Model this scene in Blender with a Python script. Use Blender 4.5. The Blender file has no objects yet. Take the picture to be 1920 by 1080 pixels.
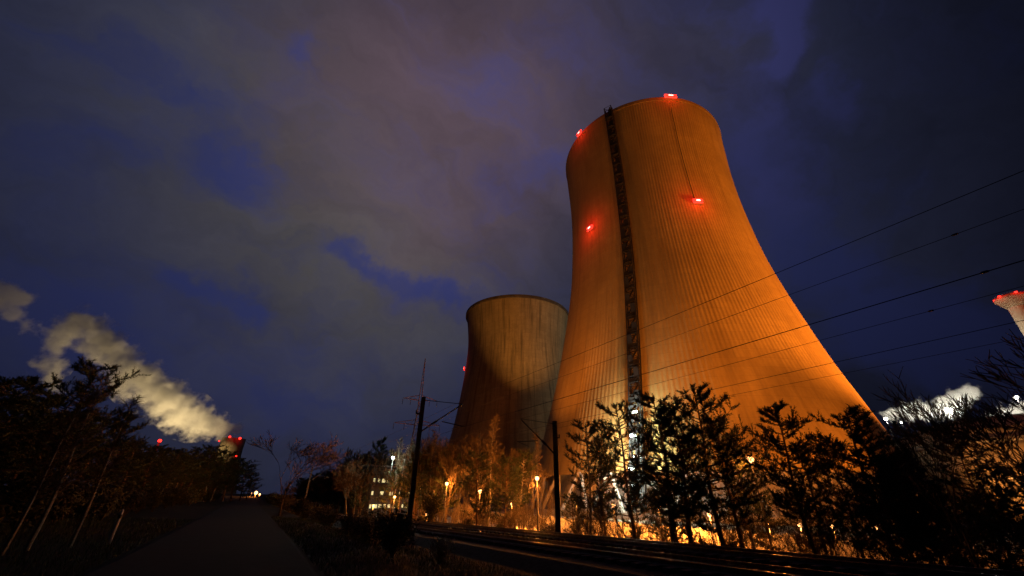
import bpy, math, random
from mathutils import Vector, Matrix
rad = math.radians
scene = bpy.context.scene
COL = scene.collection

# ------------------------------------------------------------------ camera
PITCH, ROLL, LENS = 28.0, 1.0, 13.9
F = LENS / 36 * 1920
cd = bpy.data.cameras.new('camera'); cam = bpy.data.objects.new('camera', cd); COL.objects.link(cam)
cd.lens = LENS; cd.sensor_width = 36; cd.clip_start = 0.1; cd.clip_end = 20000
CZ = 1.7
cam.matrix_world = (Matrix.Translation((0, 0, CZ)) @ Matrix.Rotation(rad(90 + PITCH), 4, 'X')
                    @ Matrix.Rotation(rad(ROLL), 4, 'Z'))
scene.camera = cam

def ray(px, py):
    """direction of a pixel of the 1920x1080 photograph"""
    x0 = (px - 960) / F; y0 = -(py - 540) / F; r = rad(ROLL)
    x = x0 * math.cos(r) - y0 * math.sin(r); y = x0 * math.sin(r) + y0 * math.cos(r)
    c, s = math.cos(rad(PITCH)), math.sin(rad(PITCH))
    return Vector((x, c - s * y, s + c * y))
def at(px, py, d):
    """world point seen at a pixel at horizontal distance d"""
    v = ray(px, py); v = v * (d / math.hypot(v.x, v.y)); return v + Vector((0, 0, CZ))

# ------------------------------------------------------------------ render settings
scene.view_settings.view_transform = 'Standard'; scene.view_settings.look = 'None'
scene.view_settings.exposure = 0; scene.view_settings.gamma = 1
scene.render.engine = 'CYCLES'
cy = scene.cycles
cy.use_denoising = True; cy.max_bounces = 4; cy.diffuse_bounces = 2; cy.glossy_bounces = 2
cy.volume_bounces = 1; cy.transparent_max_bounces = 8; cy.caustics_reflective = False; cy.caustics_refractive = False
cy.use_light_tree = True; cy.sample_clamp_indirect = 3

# ------------------------------------------------------------------ node helpers
class NT:
    def __init__(s, tree): s.t = tree; s.n = tree.nodes; s.l = tree.links
    def new(s, typ, **kw):
        n = s.n.new(typ)
        for k, v in kw.items(): setattr(n, k, v)
        return n
    def put(s, sock, v):
        if isinstance(v, bpy.types.NodeSocket): s.l.new(v, sock)
        elif v is not None: sock.default_value = v
    def m(s, op, a, b=None, c=None, clamp=False):
        n = s.new('ShaderNodeMath', operation=op, use_clamp=clamp)
        s.put(n.inputs[0], a); s.put(n.inputs[1], b); s.put(n.inputs[2], c); return n.outputs[0]
    def v(s, op, a, b=None, scale=None):
        n = s.new('ShaderNodeVectorMath', operation=op)
        s.put(n.inputs[0], a); s.put(n.inputs[1], b)
        if scale is not None: s.put(n.inputs['Scale'], scale)
        return n.outputs['Value'] if op in ('DOT_PRODUCT', 'LENGTH', 'DISTANCE') else n.outputs[0]
    def mix(s, f, a, b, blend='MIX'):
        n = s.new('ShaderNodeMix', data_type='RGBA', blend_type=blend)
        s.put(n.inputs[0], f)
        for k, v in ((6, a), (7, b)):
            s.put(n.inputs[k], (*v, 1) if isinstance(v, tuple) and len(v) == 3 else v)
        return n.outputs[2]
    def noise(s, vec, scale, detail=4, rough=.5, out='Fac'):
        n = s.new('ShaderNodeTexNoise'); s.put(n.inputs['Vector'], vec)
        n.inputs['Scale'].default_value = scale; n.inputs['Detail'].default_value = detail
        n.inputs['Roughness'].default_value = rough; return n.outputs[out]
    def ss(s, x, a, b):
        n = s.new('ShaderNodeMapRange', interpolation_type='SMOOTHSTEP'); s.put(n.inputs[0], x)
        n.inputs[1].default_value = a; n.inputs[2].default_value = b; return n.outputs[0]

def lin(r, g, b):
    f = lambda c: (c / 255 / 12.92) if c / 255 <= .04045 else ((c / 255 + .055) / 1.055) ** 2.4
    return (f(r), f(g), f(b))

# ------------------------------------------------------------------ night sky with broken cloud
world = bpy.data.worlds.new('World'); scene.world = world; world.use_nodes = True
W = NT(world.node_tree); W.n.clear()
tc = W.new('ShaderNodeTexCoord')
d0 = W.v('NORMALIZE', tc.outputs['Generated'])
wn = W.noise(d0, 3.0, 5, .6, 'Color')
warp = W.v('SCALE', W.v('SUBTRACT', wn, (.5, .5, .5)), scale=.34)
dw = W.v('NORMALIZE', W.v('ADD', d0, warp))
wn2 = W.noise(d0, 11.0, 5, .6, 'Color')
dw = W.v('NORMALIZE', W.v('ADD', dw, W.v('SCALE', W.v('SUBTRACT', wn2, (.5, .5, .5)), scale=.09)))
def blob(px, py, r_deg, w, vec=None):
    d = ray(px, py).normalized(); k = 1.0 / (1 - math.cos(rad(r_deg)))
    dot = W.v('DOT_PRODUCT', vec if vec is not None else dw, tuple(d))
    return W.m('MULTIPLY', W.m('EXPONENT', W.m('MULTIPLY', W.m('SUBTRACT', dot, 1.0), k)), w)
def total(lst):
    r = lst[0]
    for x in lst[1:]: r = W.m('ADD', r, x)
    return r
def streak(x0, y0, x1, y1, r, w, n=4):
    return [blob(x0 + (x1 - x0) * i / (n - 1), y0 + (y1 - y0) * i / (n - 1), r, w) for i in range(n)]
gaps = (streak(60, 40, 370, 215, 2.2, .36, 6) + streak(200, 270, 290, 290, 3.2, .35, 2) + streak(420, 300, 520, 335, 2.8, .45, 3) + [blob(560, 125, 2.0, .75), blob(935, 150, 3.5, .4)]
        + streak(350, 495, 480, 550, 2.2, .8, 3) + streak(630, 480, 860, 560, 2.4, .8, 5) + streak(990, 350, 1050, 330, 4, .45, 2)
        + streak(1425, 40, 1400, 130, 2.4, 1.0, 3) + [blob(1515, 185, 1.8, .6), blob(60, 300, 5, .35)]
        + streak(1380, 300, 1560, 540, 5.5, .6, 4) + streak(1600, 640, 1850, 640, 5, .8, 3)
        + streak(100, 520, 700, 820, 5.5, .34, 6) + streak(600, 620, 850, 760, 4.5, .4, 3) + [blob(20, 640, 10, .5), blob(940, 560, 5, .4)])
# the cloud deck is combed by the wind: stretch the noise along one direction
dA = (ray(900, 640) - ray(300, 330)).normalized(); dC = ray(700, 400).normalized(); dB = dA.cross(dC).normalized()
def combed(vec, k, off=0.0):
    c = W.new('ShaderNodeCombineXYZ')
    W.put(c.inputs[0], W.m('MULTIPLY', W.v('DOT_PRODUCT', vec, tuple(dA)), k)); W.put(c.inputs[1], W.v('DOT_PRODUCT', vec, tuple(dB)))
    W.put(c.inputs[2], W.m('ADD', W.v('DOT_PRODUCT', vec, tuple(dC)), off)); return c.outputs[0]
fine = W.noise(combed(dw, .45), 7.0, 8, .6)
g = W.m('ADD', total(gaps), W.m('MULTIPLY', W.m('SUBTRACT', fine, .5), 2.1))
g = W.m('MULTIPLY', W.ss(g, -.15, 1.15), .93)
bright = total([blob(760, 280, 33, .72, d0), blob(1050, 80, 16, .12, d0), blob(640, 560, 24, .12, d0), blob(480, 900, 22, .05, d0), blob(1490, 480, 15, .12, d0), blob(1400, 110, 9, .12, d0)])
bright = W.m('ADD', bright, .035)
pur = W.ss(W.v('DOT_PRODUCT', dw, tuple(ray(1020, 60).normalized())), .72, .98)
cloud = W.mix(pur, lin(92, 88, 88), lin(103, 86, 98))
vari = W.noise(combed(dw, .4, 5.0), 6.0, 8, .6)
cloud = W.mix(W.ss(bright, .75, .12), cloud, lin(78, 84, 122))      # cloud far from the lamps keeps the blue of the night
cloud = W.v('SCALE', cloud, scale=W.m('ADD', .42, W.m('MULTIPLY', vari, 1.1)))
gapcol = W.mix(pur, lin(58, 66, 122), lin(82, 84, 148))
# blue gaps hold up better than the lamplit cloud away from the plant
gapb = W.m('POWER', bright, .62)
col = W.mix(g, W.v('SCALE', cloud, scale=bright), W.v('SCALE', gapcol, scale=W.m('MULTIPLY', gapb, .84)))
sky = W.new('ShaderNodeTexSky', sky_type='NISHITA'); sky.sun_disc = False
sky.sun_elevation = rad(-6); sky.sun_rotation = rad(200)
bg1 = W.new('ShaderNodeBackground'); W.put(bg1.inputs[0], sky.outputs[0]); bg1.inputs[1].default_value = .05
bg2 = W.new('ShaderNodeBackground'); W.put(bg2.inputs[0], col); bg2.inputs[1].default_value = .92
ad = W.new('ShaderNodeAddShader'); W.l.new(bg1.outputs[0], ad.inputs[0]); W.l.new(bg2.outputs[0], ad.inputs[1])
wo = W.new('ShaderNodeOutputWorld'); W.l.new(ad.outputs[0], wo.inputs[0])

# ------------------------------------------------------------------ materials
def mat(name, color, rough=.8, metal=0, var=.0, scale=1.0, bump=0, spec=.3):
    m = bpy.data.materials.new(name); m.use_nodes = True; T = NT(m.node_tree)
    b = T.n['Principled BSDF']; b.inputs['Roughness'].default_value = rough; b.inputs['Metallic'].default_value = metal
    b.inputs['Specular IOR Level'].default_value = spec
    if var or bump:
        t = T.new('ShaderNodeTexCoord').outputs['Object']
        n = T.noise(t, scale, 6, .6)
        k = T.ss(n, .25, .75)
        lo = tuple(c * (1 - var) for c in color); hi = tuple(min(1, c * (1 + var)) for c in color)
        T.put(b.inputs['Base Color'], T.mix(k, lo, hi))
        if bump:
            bp = T.new('ShaderNodeBump'); bp.inputs['Strength'].default_value = bump; T.put(bp.inputs['Height'], n)
            T.put(b.inputs['Normal'], bp.outputs[0])
    else: b.inputs['Base Color'].default_value = (*color, 1)
    return m
def emis(name, color, strength):
    m = bpy.data.materials.new(name); m.use_nodes = True; T = NT(m.node_tree); T.n.clear()
    e = T.new('ShaderNodeEmission'); e.inputs[0].default_value = (*color, 1); e.inputs[1].default_value = strength
    o = T.new('ShaderNodeOutputMaterial'); T.l.new(e.outputs[0], o.inputs[0]); return m

def concrete(name, base, stain, ribs=0, streaks=.5):
    """cast concrete of a cooling tower: lift joints, run-off streaks, patches (object space)"""
    m = bpy.data.materials.new(name); m.use_nodes = True; T = NT(m.node_tree); b = T.n['Principled BSDF']
    b.inputs['Roughness'].default_value = .9; b.inputs['Specular IOR Level'].default_value = .15
    o = T.new('ShaderNodeTexCoord').outputs['Object']
    sx = T.new('ShaderNodeSeparateXYZ'); T.put(sx.inputs[0], o)
    ang = T.m('ARCTAN2', sx.outputs[1], sx.outputs[0])
    cb = T.new('ShaderNodeCombineXYZ')
    T.put(cb.inputs[0], T.m('MULTIPLY', T.m('COSINE', ang), 40.0)); T.put(cb.inputs[1], T.m('MULTIPLY', T.m('SINE', ang), 40.0))
    T.put(cb.inputs[2], T.m('MULTIPLY', sx.outputs[2], .05))
    run = T.noise(cb.outputs[0], .55, 6, .65)
    patch = T.noise(o, .035, 6, .6)
    grain = T.noise(o, .9, 6, .65)
    col = T.mix(T.ss(patch, .3, .7), tuple(c * .74 for c in base), base)
    col = T.mix(T.m('MULTIPLY', T.ss(run, .42, .72), streaks), col, stain)
    col = T.mix(T.m('MULTIPLY', T.ss(grain, .35, .7), .22), col, stain)
    lift = T.m('FRACT', T.m('DIVIDE', sx.outputs[2], 3.0))
    joint = T.m('LESS_THAN', lift, .045)
    # every lift of the climbing formwork cured to its own tone
    band = T.new('ShaderNodeTexWhiteNoise', noise_dimensions='2D')
    cb2 = T.new('ShaderNodeCombineXYZ'); T.put(cb2.inputs[0], T.m('FLOOR', T.m('DIVIDE', sx.outputs[2], 3.0)))
    T.put(cb2.inputs[1], T.m('FLOOR', T.m('MULTIPLY', ang, 9.0)))
    T.put(band.inputs['Vector'], cb2.outputs[0])
    col = T.mix(T.m('MULTIPLY', band.outputs['Value'], .22), col, stain)
    col = T.mix(T.m('MULTIPLY', joint, .35), col, stain)
    T.put(b.inputs['Base Color'], col)
    bp = T.new('ShaderNodeBump'); bp.inputs['Strength'].default_value = .35; bp.inputs['Distance'].default_value = .12
    T.put(bp.inputs['Height'], T.m('SUBTRACT', grain, joint)); T.put(b.inputs['Normal'], bp.outputs[0])
    return m

M = dict(
    conc_big=concrete('tower_concrete', (.50, .37, .14), (.25, .175, .07), streaks=.55),
    conc_old=concrete('old_tower_concrete', (.33, .27, .17), (.08, .066, .045), streaks=.85),
    rim_old=mat('old_rim', (.07, .06, .05), .9, var=.5, scale=.3),
    conc=mat('concrete', (.38, .36, .33), .9, var=.25, scale=.6, bump=.2),
    wall=mat('wall_paint', (.5, .48, .44), .85, var=.2, scale=.4),
    brick=mat('hall_cladding', (.20, .15, .10), .8, var=.35, scale=.3),
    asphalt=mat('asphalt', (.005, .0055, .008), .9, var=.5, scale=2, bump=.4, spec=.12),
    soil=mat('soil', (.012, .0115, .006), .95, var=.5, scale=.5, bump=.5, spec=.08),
    yard=mat('yard_gravel', (.30, .26, .2), .95, var=.3, scale=.3, bump=.2),
    ballast=mat('ballast', (.03, .028, .026), .95, var=.6, scale=5, bump=1, spec=.1),
    rail=mat('rail_steel', (.14, .13, .125), .38, metal=1, var=.4, scale=6),
    sleeper=mat('sleeper', (.05, .045, .04), .9, var=.3, scale=4),
    dark=mat('dark_steel', (.035, .035, .04), .6, metal=.3, var=.3, scale=3),
    shaft=mat('shaft_steel', (.022, .022, .024), .7, var=.3, scale=1),
    pole=mat('pole_steel', (.05, .048, .045), .7, var=.4, scale=4),
    galv=mat('galvanised_steel', (.22, .22, .23), .5, metal=.5, var=.25, scale=2),
    redwhite=mat('mast_paint', (.12, .06, .055), .6, var=.3, scale=.5),
    insul=mat('insulator', (.06, .03, .02), .3),
    wire=mat('wire', (.03, .025, .022), .6),
    bark=mat('pine_bark', (.09, .055, .035), .95, var=.5, scale=8, bump=.6),
    birch=mat('birch_bark', (.15, .14, .12), .8, var=.55, scale=5, bump=.3),
    twig=mat('twig_bark', (.075, .055, .03), .9, var=.4, scale=6),
    needle=mat('needles', (.030, .046, .015), .7, var=.5, scale=1.2),
    leaf=mat('shrub_leaf', (.03, .035, .01), .8, var=.5, scale=1.0),
    grass=mat('grass_blades', (.022, .042, .009), .8, var=.5, scale=.8),
    post=mat('white_post', (.42, .42, .41), .6, var=.1, scale=5),
    red=emis('red_lamp', (1, .02, .012), 5),
    redhot=emis('red_lamp_core', (1, .42, .34), 5),
    sodium=emis('sodium_lamp', (1, .42, .13), 8),
    white=emis('white_lamp', (.86, 1, .82), 14),
    whitehot=emis('white_floodlight', (1, .96, .78), 30),
    window=emis('lit_window', (1, .80, .36), .9),
)

# ------------------------------------------------------------------ mesh helpers
class MB:
    def __init__(s): s.v = []; s.f = []
    def add(s, vs, fs):
        o = len(s.v); s.v += [tuple(p) for p in vs]; s.f += [tuple(i + o for i in f) for f in fs]
    def box(s, c, d, rot=0):
        c = Vector(c); hx, hy, hz = d[0] / 2, d[1] / 2, d[2] / 2; R = Matrix.Rotation(rot, 3, 'Z')
        vs = [c + R @ Vector((x, y, z)) for x in (-hx, hx) for y in (-hy, hy) for z in (-hz, hz)]
        s.add(vs, [(0, 1, 3, 2), (4, 6, 7, 5), (0, 4, 5, 1), (2, 3, 7, 6), (0, 2, 6, 4), (1, 5, 7, 3)]); return s
    def path(s, pts, rs, n=6, cap=True):
        pts = [Vector(p) for p in pts]; o = len(s.v)
        if not isinstance(rs, (list, tuple)): rs = [rs] * len(pts)
        prev = None
        for i, p in enumerate(pts):
            t = (pts[min(i + 1, len(pts) - 1)] - pts[max(i - 1, 0)])
            if t.length < 1e-9: t = Vector((0, 0, 1))
            t.normalize()
            a = prev if prev is not None else (Vector((1, 0, 0)) if abs(t.x) < .9 else Vector((0, 1, 0)))
            a = (a - t * a.dot(t)); 
            if a.length < 1e-6: a = t.orthogonal()
            a.normalize(); prev = a; b = t.cross(a)
            for k in range(n):
                q = 2 * math.pi * k / n; s.v.append(tuple(p + (a * math.cos(q) + b * math.sin(q)) * rs[i]))
        for i in range(len(pts) - 1):
            for k in range(n):
                k2 = (k + 1) % n; s.f.append((o + i * n + k, o + i * n + k2, o + (i + 1) * n + k2, o + (i + 1) * n + k))
        if cap and n > 2:
            s.f.append(tuple(o + k for k in range(n))[::-1]); e = o + (len(pts) - 1) * n
            s.f.append(tuple(e + k for k in range(n)))
        return s
    def lathe(s, prof, n=24, c=(0, 0, 0)):
        o = len(s.v)
        for r, z in prof:
            for k in range(n):
                q = 2 * math.pi * k / n; s.v.append((c[0] + r * math.cos(q), c[1] + r * math.sin(q), c[2] + z))
        for i in range(len(prof) - 1):
            for k in range(n):
                k2 = (k + 1) % n; s.f.append((o + i * n + k, o + i * n + k2, o + (i + 1) * n + k2, o + (i + 1) * n + k))
        return s
    def ball(s, c, r, n=10):
        return s.lathe([(max(1e-4, r * math.sin(math.pi * i / 6)), -r * math.cos(math.pi * i / 6)) for i in range(7)], n, c)
    def build(s, name, m, parent=None, smooth=False):
        me = bpy.data.meshes.new(name); me.from_pydata(s.v, [], s.f)
        if smooth: me.polygons.foreach_set('use_smooth', [True] * len(me.polygons))
        me.materials.append(m); me.update()
        o = bpy.data.objects.new(name, me); COL.objects.link(o)
        if parent is not None: o.parent = parent
        return o
def tag(o, label=None, cat=None, group=None, kind=None):
    for k, v in (('label', label), ('category', cat), ('group', group), ('kind', kind)):
        if v: o[k] = v
    return o
def empty(name, loc, label=None, cat=None, group=None, rz=0):
    o = bpy.data.objects.new(name, None); COL.objects.link(o); o.location = loc; o.rotation_euler = (0, 0, rz)
    o.empty_display_size = .3
    return tag(o, label, cat, group)
def lamp(name, loc, power, color, parent=None, size=.3, spot=None, aim=None, blend=.5):
    d = bpy.data.lights.new(name, 'SPOT' if spot else 'POINT'); d.energy = power; d.color = color; d.shadow_soft_size = size
    o = bpy.data.objects.new(name, d); COL.objects.link(o); o.location = loc
    if spot:
        d.spot_size = rad(spot); d.spot_blend = blend
        o.rotation_euler = (Vector(aim) - Vector(loc)).to_track_quat('-Z', 'Y').to_euler()
    if parent is not None:                      # keep the world position under a parent without rotation
        o.parent = parent; o.location = Vector(loc) - parent.location
    return o
def copy_tree(o, parent=None):
    c = o.copy(); COL.objects.link(c)
    if parent is not None: c.parent = parent
    for ch in o.children: copy_tree(ch, c)
    return c

# ------------------------------------------------------------------ terrain (s = across the road, w = along it)
TH = rad(-30)
U = Vector((math.sin(TH), math.cos(TH), 0)); N = Vector((math.cos(TH), -math.sin(TH), 0))
def sw(s, w, z=0): return N * s + U * w + Vector((0, 0, z))
def to_sw(x, y): p = Vector((x, y, 0)); return p.dot(N), p.dot(U)
def lerp(a, b, t): return a + (b - a) * t
def sst(x, a, b): t = min(1, max(0, (x - a) / (b - a))); return t * t * (3 - 2 * t)
def ztrack(w): return .05 - .0205 * min(150, max(-25, w))
def gsw(s, w):
    zt = ztrack(w)
    if s < -3.2: return .0 + .25 * sst(-s, 3.2, 9) + .15 * math.sin(s * .31 + w * .17) * sst(-s, 4, 12)
    if s < 2.4: return 0
    if s < 8.0: return lerp(-.03 + .12 * math.sin(w * .4) * sst(s, 2.4, 4), zt - .3, sst(s, 3.5, 8))
    if s < 20.5: return zt - .3
    yard = -2.6 if s > 34 else lerp(zt - 1.0, -2.6, sst(s, 22, 34))
    return lerp(zt - .3, yard, sst(s, 20.5, 23))
def gz(x, y): return gsw(*to_sw(x, y))

mb = MB()
S = [-4000, -1500, -600, -250, -120, -60, -35, -22, -15, -10, -7.5, -6, -5, -4, -3.2, -2.8, -1, 1.9, 2.4, 3, 3.5, 4, 4.6, 5.2, 5.8, 6.4, 7.2, 8,
     9, 20.5, 21.2, 22, 23, 25, 28, 31, 34, 40, 60, 90, 140, 220, 350, 600, 1200, 4000]
Wv = [-600, -250, -100, -60, -40, -30] + [-24 + 2 * i for i in range(60)] + [100, 108, 118, 130, 145, 160, 180, 210, 260, 330, 450, 650, 1000, 1800, 3500, 7000]
rg = random.Random(3)
for w in Wv:
    for s in S:
        j = .06 * rg.uniform(-1, 1) if (3 < s < 8 or -20 < s < -4) and -30 < w < 120 else 0
        mb.v.append(tuple(sw(s, w, gsw(s, w) + j)))
ns = len(S)
for i in range(len(Wv) - 1):
    for k in range(ns - 1): mb.f.append((i * ns + k, i * ns + k + 1, (i + 1) * ns + k + 1, (i + 1) * ns + k))
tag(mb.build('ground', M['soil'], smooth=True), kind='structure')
# road strip
mb = MB()
ws = [-30, -10, 0, 10, 20, 40, 80, 150, 300, 700]
for w in ws:
    for s in (-2.8, -2.7, 1.8, 1.9): mb.v.append(tuple(sw(s + .08 * math.sin(w), w, .012 + (0.02 if abs(s) < 2.75 and s < 1.85 and s > -2.75 else 0))))
for i in range(len(ws) - 1):
    for k in range(3): mb.f.append((i * 4 + k, i * 4 + k + 1, i * 4 + 5 + k, i * 4 + 4 + k))
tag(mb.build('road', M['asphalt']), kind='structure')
# paved yard of the power station
mb = MB()
for w in (-60, 0, 60, 140, 260, 420):
    for s in (34.5, 60, 120, 240, 380): mb.v.append(tuple(sw(s, w, -2.59)))
for i in range(5):
    for k in range(4): mb.f.append((i * 5 + k, i * 5 + k + 1, i * 5 + 6 + k, i * 5 + 5 + k))
tag(mb.build('yard_pavement', M['yard']), kind='structure')
# ballast bed under both tracks
mb = MB()
wl = [-26 + 4 * i for i in range(46)] + [200, 260, 340]
for w in wl:
    z = ztrack(w)
    for s, h in ((9.0, -.34), (10.0, .0), (14.0, .02), (15.0, -.05), (16.0, .02), (18.9, .0), (20.0, -.34)): mb.v.append(tuple(sw(s, w, z + h)))
for i in range(len(wl) - 1):
    for k in range(6): mb.f.append((i * 7 + k, i * 7 + k + 1, i * 7 + 8 + k, i * 7 + 7 + k))
tag(mb.build('ballast_bed', M['ballast']), kind='structure')

def track(sc, label):
    r = empty('railway_track', sw(sc, 0, 0), label, 'railway track')
    off = r.location
    for ds in (-.7175, .7175):
        m_ = MB(); prof = [(-.07, 0), (.07, 0), (.012, .03), (.012, .11), (.036, .125), (.036, .16), (-.036, .16), (-.036, .125), (-.012, .11), (-.012, .03)]
        for w in wl:
            z = ztrack(w) + .13
            for a, h in prof: m_.v.append(tuple(sw(sc + ds + a, w, z + h) - off))
        for i in range(len(wl) - 1):
            for k in range(10): k2 = (k + 1) % 10; m_.f.append((i * 10 + k, i * 10 + k2, i * 10 + 10 + k2, i * 10 + 10 + k))
        m_.build('rail', M['rail'], r)
    rest = MB()
    for i in range(170):
        w = -20 + i * .62
        q = rest if not 10 <= i < 100 else MB()
        q.box(sw(sc, w, ztrack(w) + .07) - off, (2.5, .26, .13), -TH)
        if q is not rest: q.build('sleeper', M['sleeper'], r)
    tag(rest.build('sleepers', M['sleeper'], r), kind='stuff')
    return r
track(12.2, 'nearer railway track with shiny steel rails beside the grass verge')
track(16.6, 'farther railway track with shiny steel rails on the side of the power station')

# ------------------------------------------------------------------ cooling towers
def interp(P, z):
    if z <= P[0][0]: return P[0][1]
    for i in range(len(P) - 1):
        (a, ra), (b, rb) = P[i], P[i + 1]
        if z <= b:
            (a0, r0) = P[i - 1] if i else (2 * a - b, 2 * ra - rb); (b1, r1) = P[i + 2] if i + 2 < len(P) else (2 * b - a, 2 * rb - ra)
            t = (z - a) / (b - a); m0 = (rb - r0) / (b - a0) * (b - a); m1 = (r1 - ra) / (b1 - a) * (b - a)
            return ((2 * t**3 - 3 * t**2 + 1) * ra + (t**3 - 2 * t**2 + t) * m0 + (-2 * t**3 + 3 * t**2) * rb + (t**3 - t**2) * m1)
    return P[-1][1]
SOD = (1.0, .27, .03)
def cooling_tower(az, D, zb, P, H, lift, ribs, ribh, cm, label, ncol, name='cooling_tower'):
    c = Vector((D * math.sin(rad(az)), D * math.cos(rad(az)), zb))
    t = empty(name, c, label, 'cooling tower')
    Z0 = lift; nz = 64; n = ribs * 4 if ribs else 240
    m_ = MB(); zs = [Z0 + (H - Z0) * i / nz for i in range(nz + 1)]
    def ring(z, dr, rib):
        for k in range(n):
            q = 2 * math.pi * k / n; r = interp(P, z) + dr
            if rib and k % 4 in (0, 1): r += ribh
            m_.v.append((r * math.cos(q), r * math.sin(q), z))
    for z in zs: ring(z, 0, ribs and z < H - 2)
    for z in reversed(zs): ring(z, -.9, False)
    L = 2 * (nz + 1)
    for i in range(L):
        i2 = (i + 1) % L
        for k in range(n):
            k2 = (k + 1) % n; m_.f.append((i * n + k, i * n + k2, i2 * n + k2, i2 * n + k))
    m_.build('shell', cm, t)
    rt = interp(P, H)
    lip = .75 if not ribs else .13
    m_ = MB().lathe([(rt + .03, H - 2.2), (rt + lip, H - 2.0), (rt + lip, H + .02), (rt + lip - .1, H + .25), (rt - 1.4, H + .25), (rt - 1.4, H - .6), (rt - .95, H - .8)], 160)
    m_.build('rim', M['rim_old'] if not ribs else cm, t)
    rb = interp(P, Z0)
    for k in range(ncol):                     # raking columns in V pairs
        for sgn in (-1, 1):
            q0 = 2 * math.pi * (k + .5) / ncol; q1 = q0 + sgn * math.pi / ncol * .92
            m_ = MB().path([((rb + 3.2) * math.cos(q1), (rb + 3.2) * math.sin(q1), .9), ((rb - .45) * math.cos(q0 + sgn * .006), (rb - .45) * math.sin(q0 + sgn * .006), Z0 + .3)], [.62, .52], 8)
            m_.build('column', M['conc'], t)
    MB().lathe([(rb + 5.2, -.5), (rb + 5.2, 1.6), (rb + 4.8, 1.6), (rb + 4.8, .9), (rb + 2.0, .9), (rb + 2.0, -.5)], 120).build('basin_wall', M['conc'], t)
    # fill and rain zone inside the base
    MB().lathe([(rb - 4, .9), (rb - 6, Z0 + 2), (.1, Z0 + 4)], 72).build('fill_deck', M['conc'], t)
    return t, c

PB = [(-3, 65.5), (3, 63.6), (17, 59.6), (30, 56.0), (45, 51.9), (62, 48.2), (77, 45.3), (90, 43.2), (103, 41.9), (122, 40.7), (140, 40.4), (157, 41.0), (174, 41.9)]
AZB, DB = 23.45, 180
zb = -2.6
big, cB = cooling_tower(AZB, DB, zb, [(z - zb, r) for z, r in PB], 174.4, 11.0, 230, .065, M['conc_big'],
                        'tall ribbed cooling tower lit orange, largest in the picture, behind the pine trees', 36)
PS = [(-3, 58), (10, 53.8), (33, 47.8), (50, 44.2), (75, 40.7), (95, 38.9), (108, 38.6), (120, 39.6), (134, 41.6)]
AZS, DS = .91, 300
small, cS = cooling_tower(AZS, DS, zb, [(z - zb, r) for z, r in PS], 136.0, 9.0, 0, 0, M['conc_old'],
                          'shorter stained brown cooling tower with dark rim, left of the tall orange one', 30)

def tower_pt(c, P, az, phi, z, off=0):
    """point on a tower's skin; phi = degrees right of the side facing the camera, z above its base"""
    q = math.atan2(-c.y, -c.x) + rad(phi); r = interp(P, z) + off
    return Vector((r * math.cos(q), r * math.sin(q), z)), Vector((math.cos(q), math.sin(q), 0)), Vector((-math.sin(q), math.cos(q), 0))
PBl = [(z - zb, r) for z, r in PB]; PSl = [(z - zb, r) for z, r in PS]

def beacon(t, c, P, phi, z, wide=1.6, power=900, glow=6):
    p, nrm, tan = tower_pt(c, P, 0, phi, z, .4)
    ob = MB(); rot = math.atan2(tan.y, tan.x)
    ob.box(p + nrm * .8 + Vector((0, 0, -.5)), (wide + 1.6, 1.6, .12), rot)
    for a in (-1, 1):
        ob.path([p + tan * a * (wide / 2 + .6) + nrm * 1.5 + Vector((0, 0, -.5)), p + tan * a * (wide / 2 + .6) + nrm * 1.5 + Vector((0, 0, .7))], .05, 5)
        ob.path([p + tan * a * wide * .4 + nrm * 1.4 + Vector((0, 0, -.5)), p + tan * a * wide * .4 + Vector((0, 0, -1.8))], .07, 5)
    ob.path([p + tan * -(wide / 2 + .6) + nrm * 1.5 + Vector((0, 0, .7)), p + tan * (wide / 2 + .6) + nrm * 1.5 + Vector((0, 0, .7))], .05, 5)
    b = ob.build('warning_light', M['galv'], t)
    l = MB()
    for k in range(3): l.box(p + nrm * .9 + tan * (k - 1) * wide * .55 + Vector((0, 0, .1)), (wide * .5, .6, 1.7), rot)
    l.build('red_lens', M['red'], b)
    MB().box(p + nrm * 1.25 + Vector((0, 0, .1)), (wide * .6, .4, .6), rot).build('lamp_core', M['redhot'], b)
    lo = lamp('beacon_light', (0, 0, 0), 260, (1, .03, .015), None, .2); lo.parent = b; lo.location = p + nrm * 3.0 + Vector((0, 0, -.3))
    lo = lamp('beacon_light', (0, 0, 0), power, (1, .03, .015), None, .5); lo.parent = b; lo.location = p + nrm * 7 + Vector((0, 0, .6))
for phi, z, wd in ((26, 173.6, 3.6), (-38, 173.6, 2.2), (26, 110, 2.4), (-37, 112, 2.2), (112, 110, 2), (-110, 110, 2), (150, 173.6, 2), (-100, 173.6, 2)):
    beacon(big, cB, PBl, phi, z, wd, 2600 if z < 150 else 1200)
beacon(small, cS, PSl, -88, 92, 2.4, 1500); beacon(small, cS, PSl, 150, 136, 2, 700)
# conduit from the rim beacon down the shell
m_ = MB(); pts = [tower_pt(cB, PBl, 0, 25.4, z, .4)[0] for z in range(112, 172, 5)]; m_.path(pts, .12, 5); m_.build('conduit', M['shaft'], big)

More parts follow.
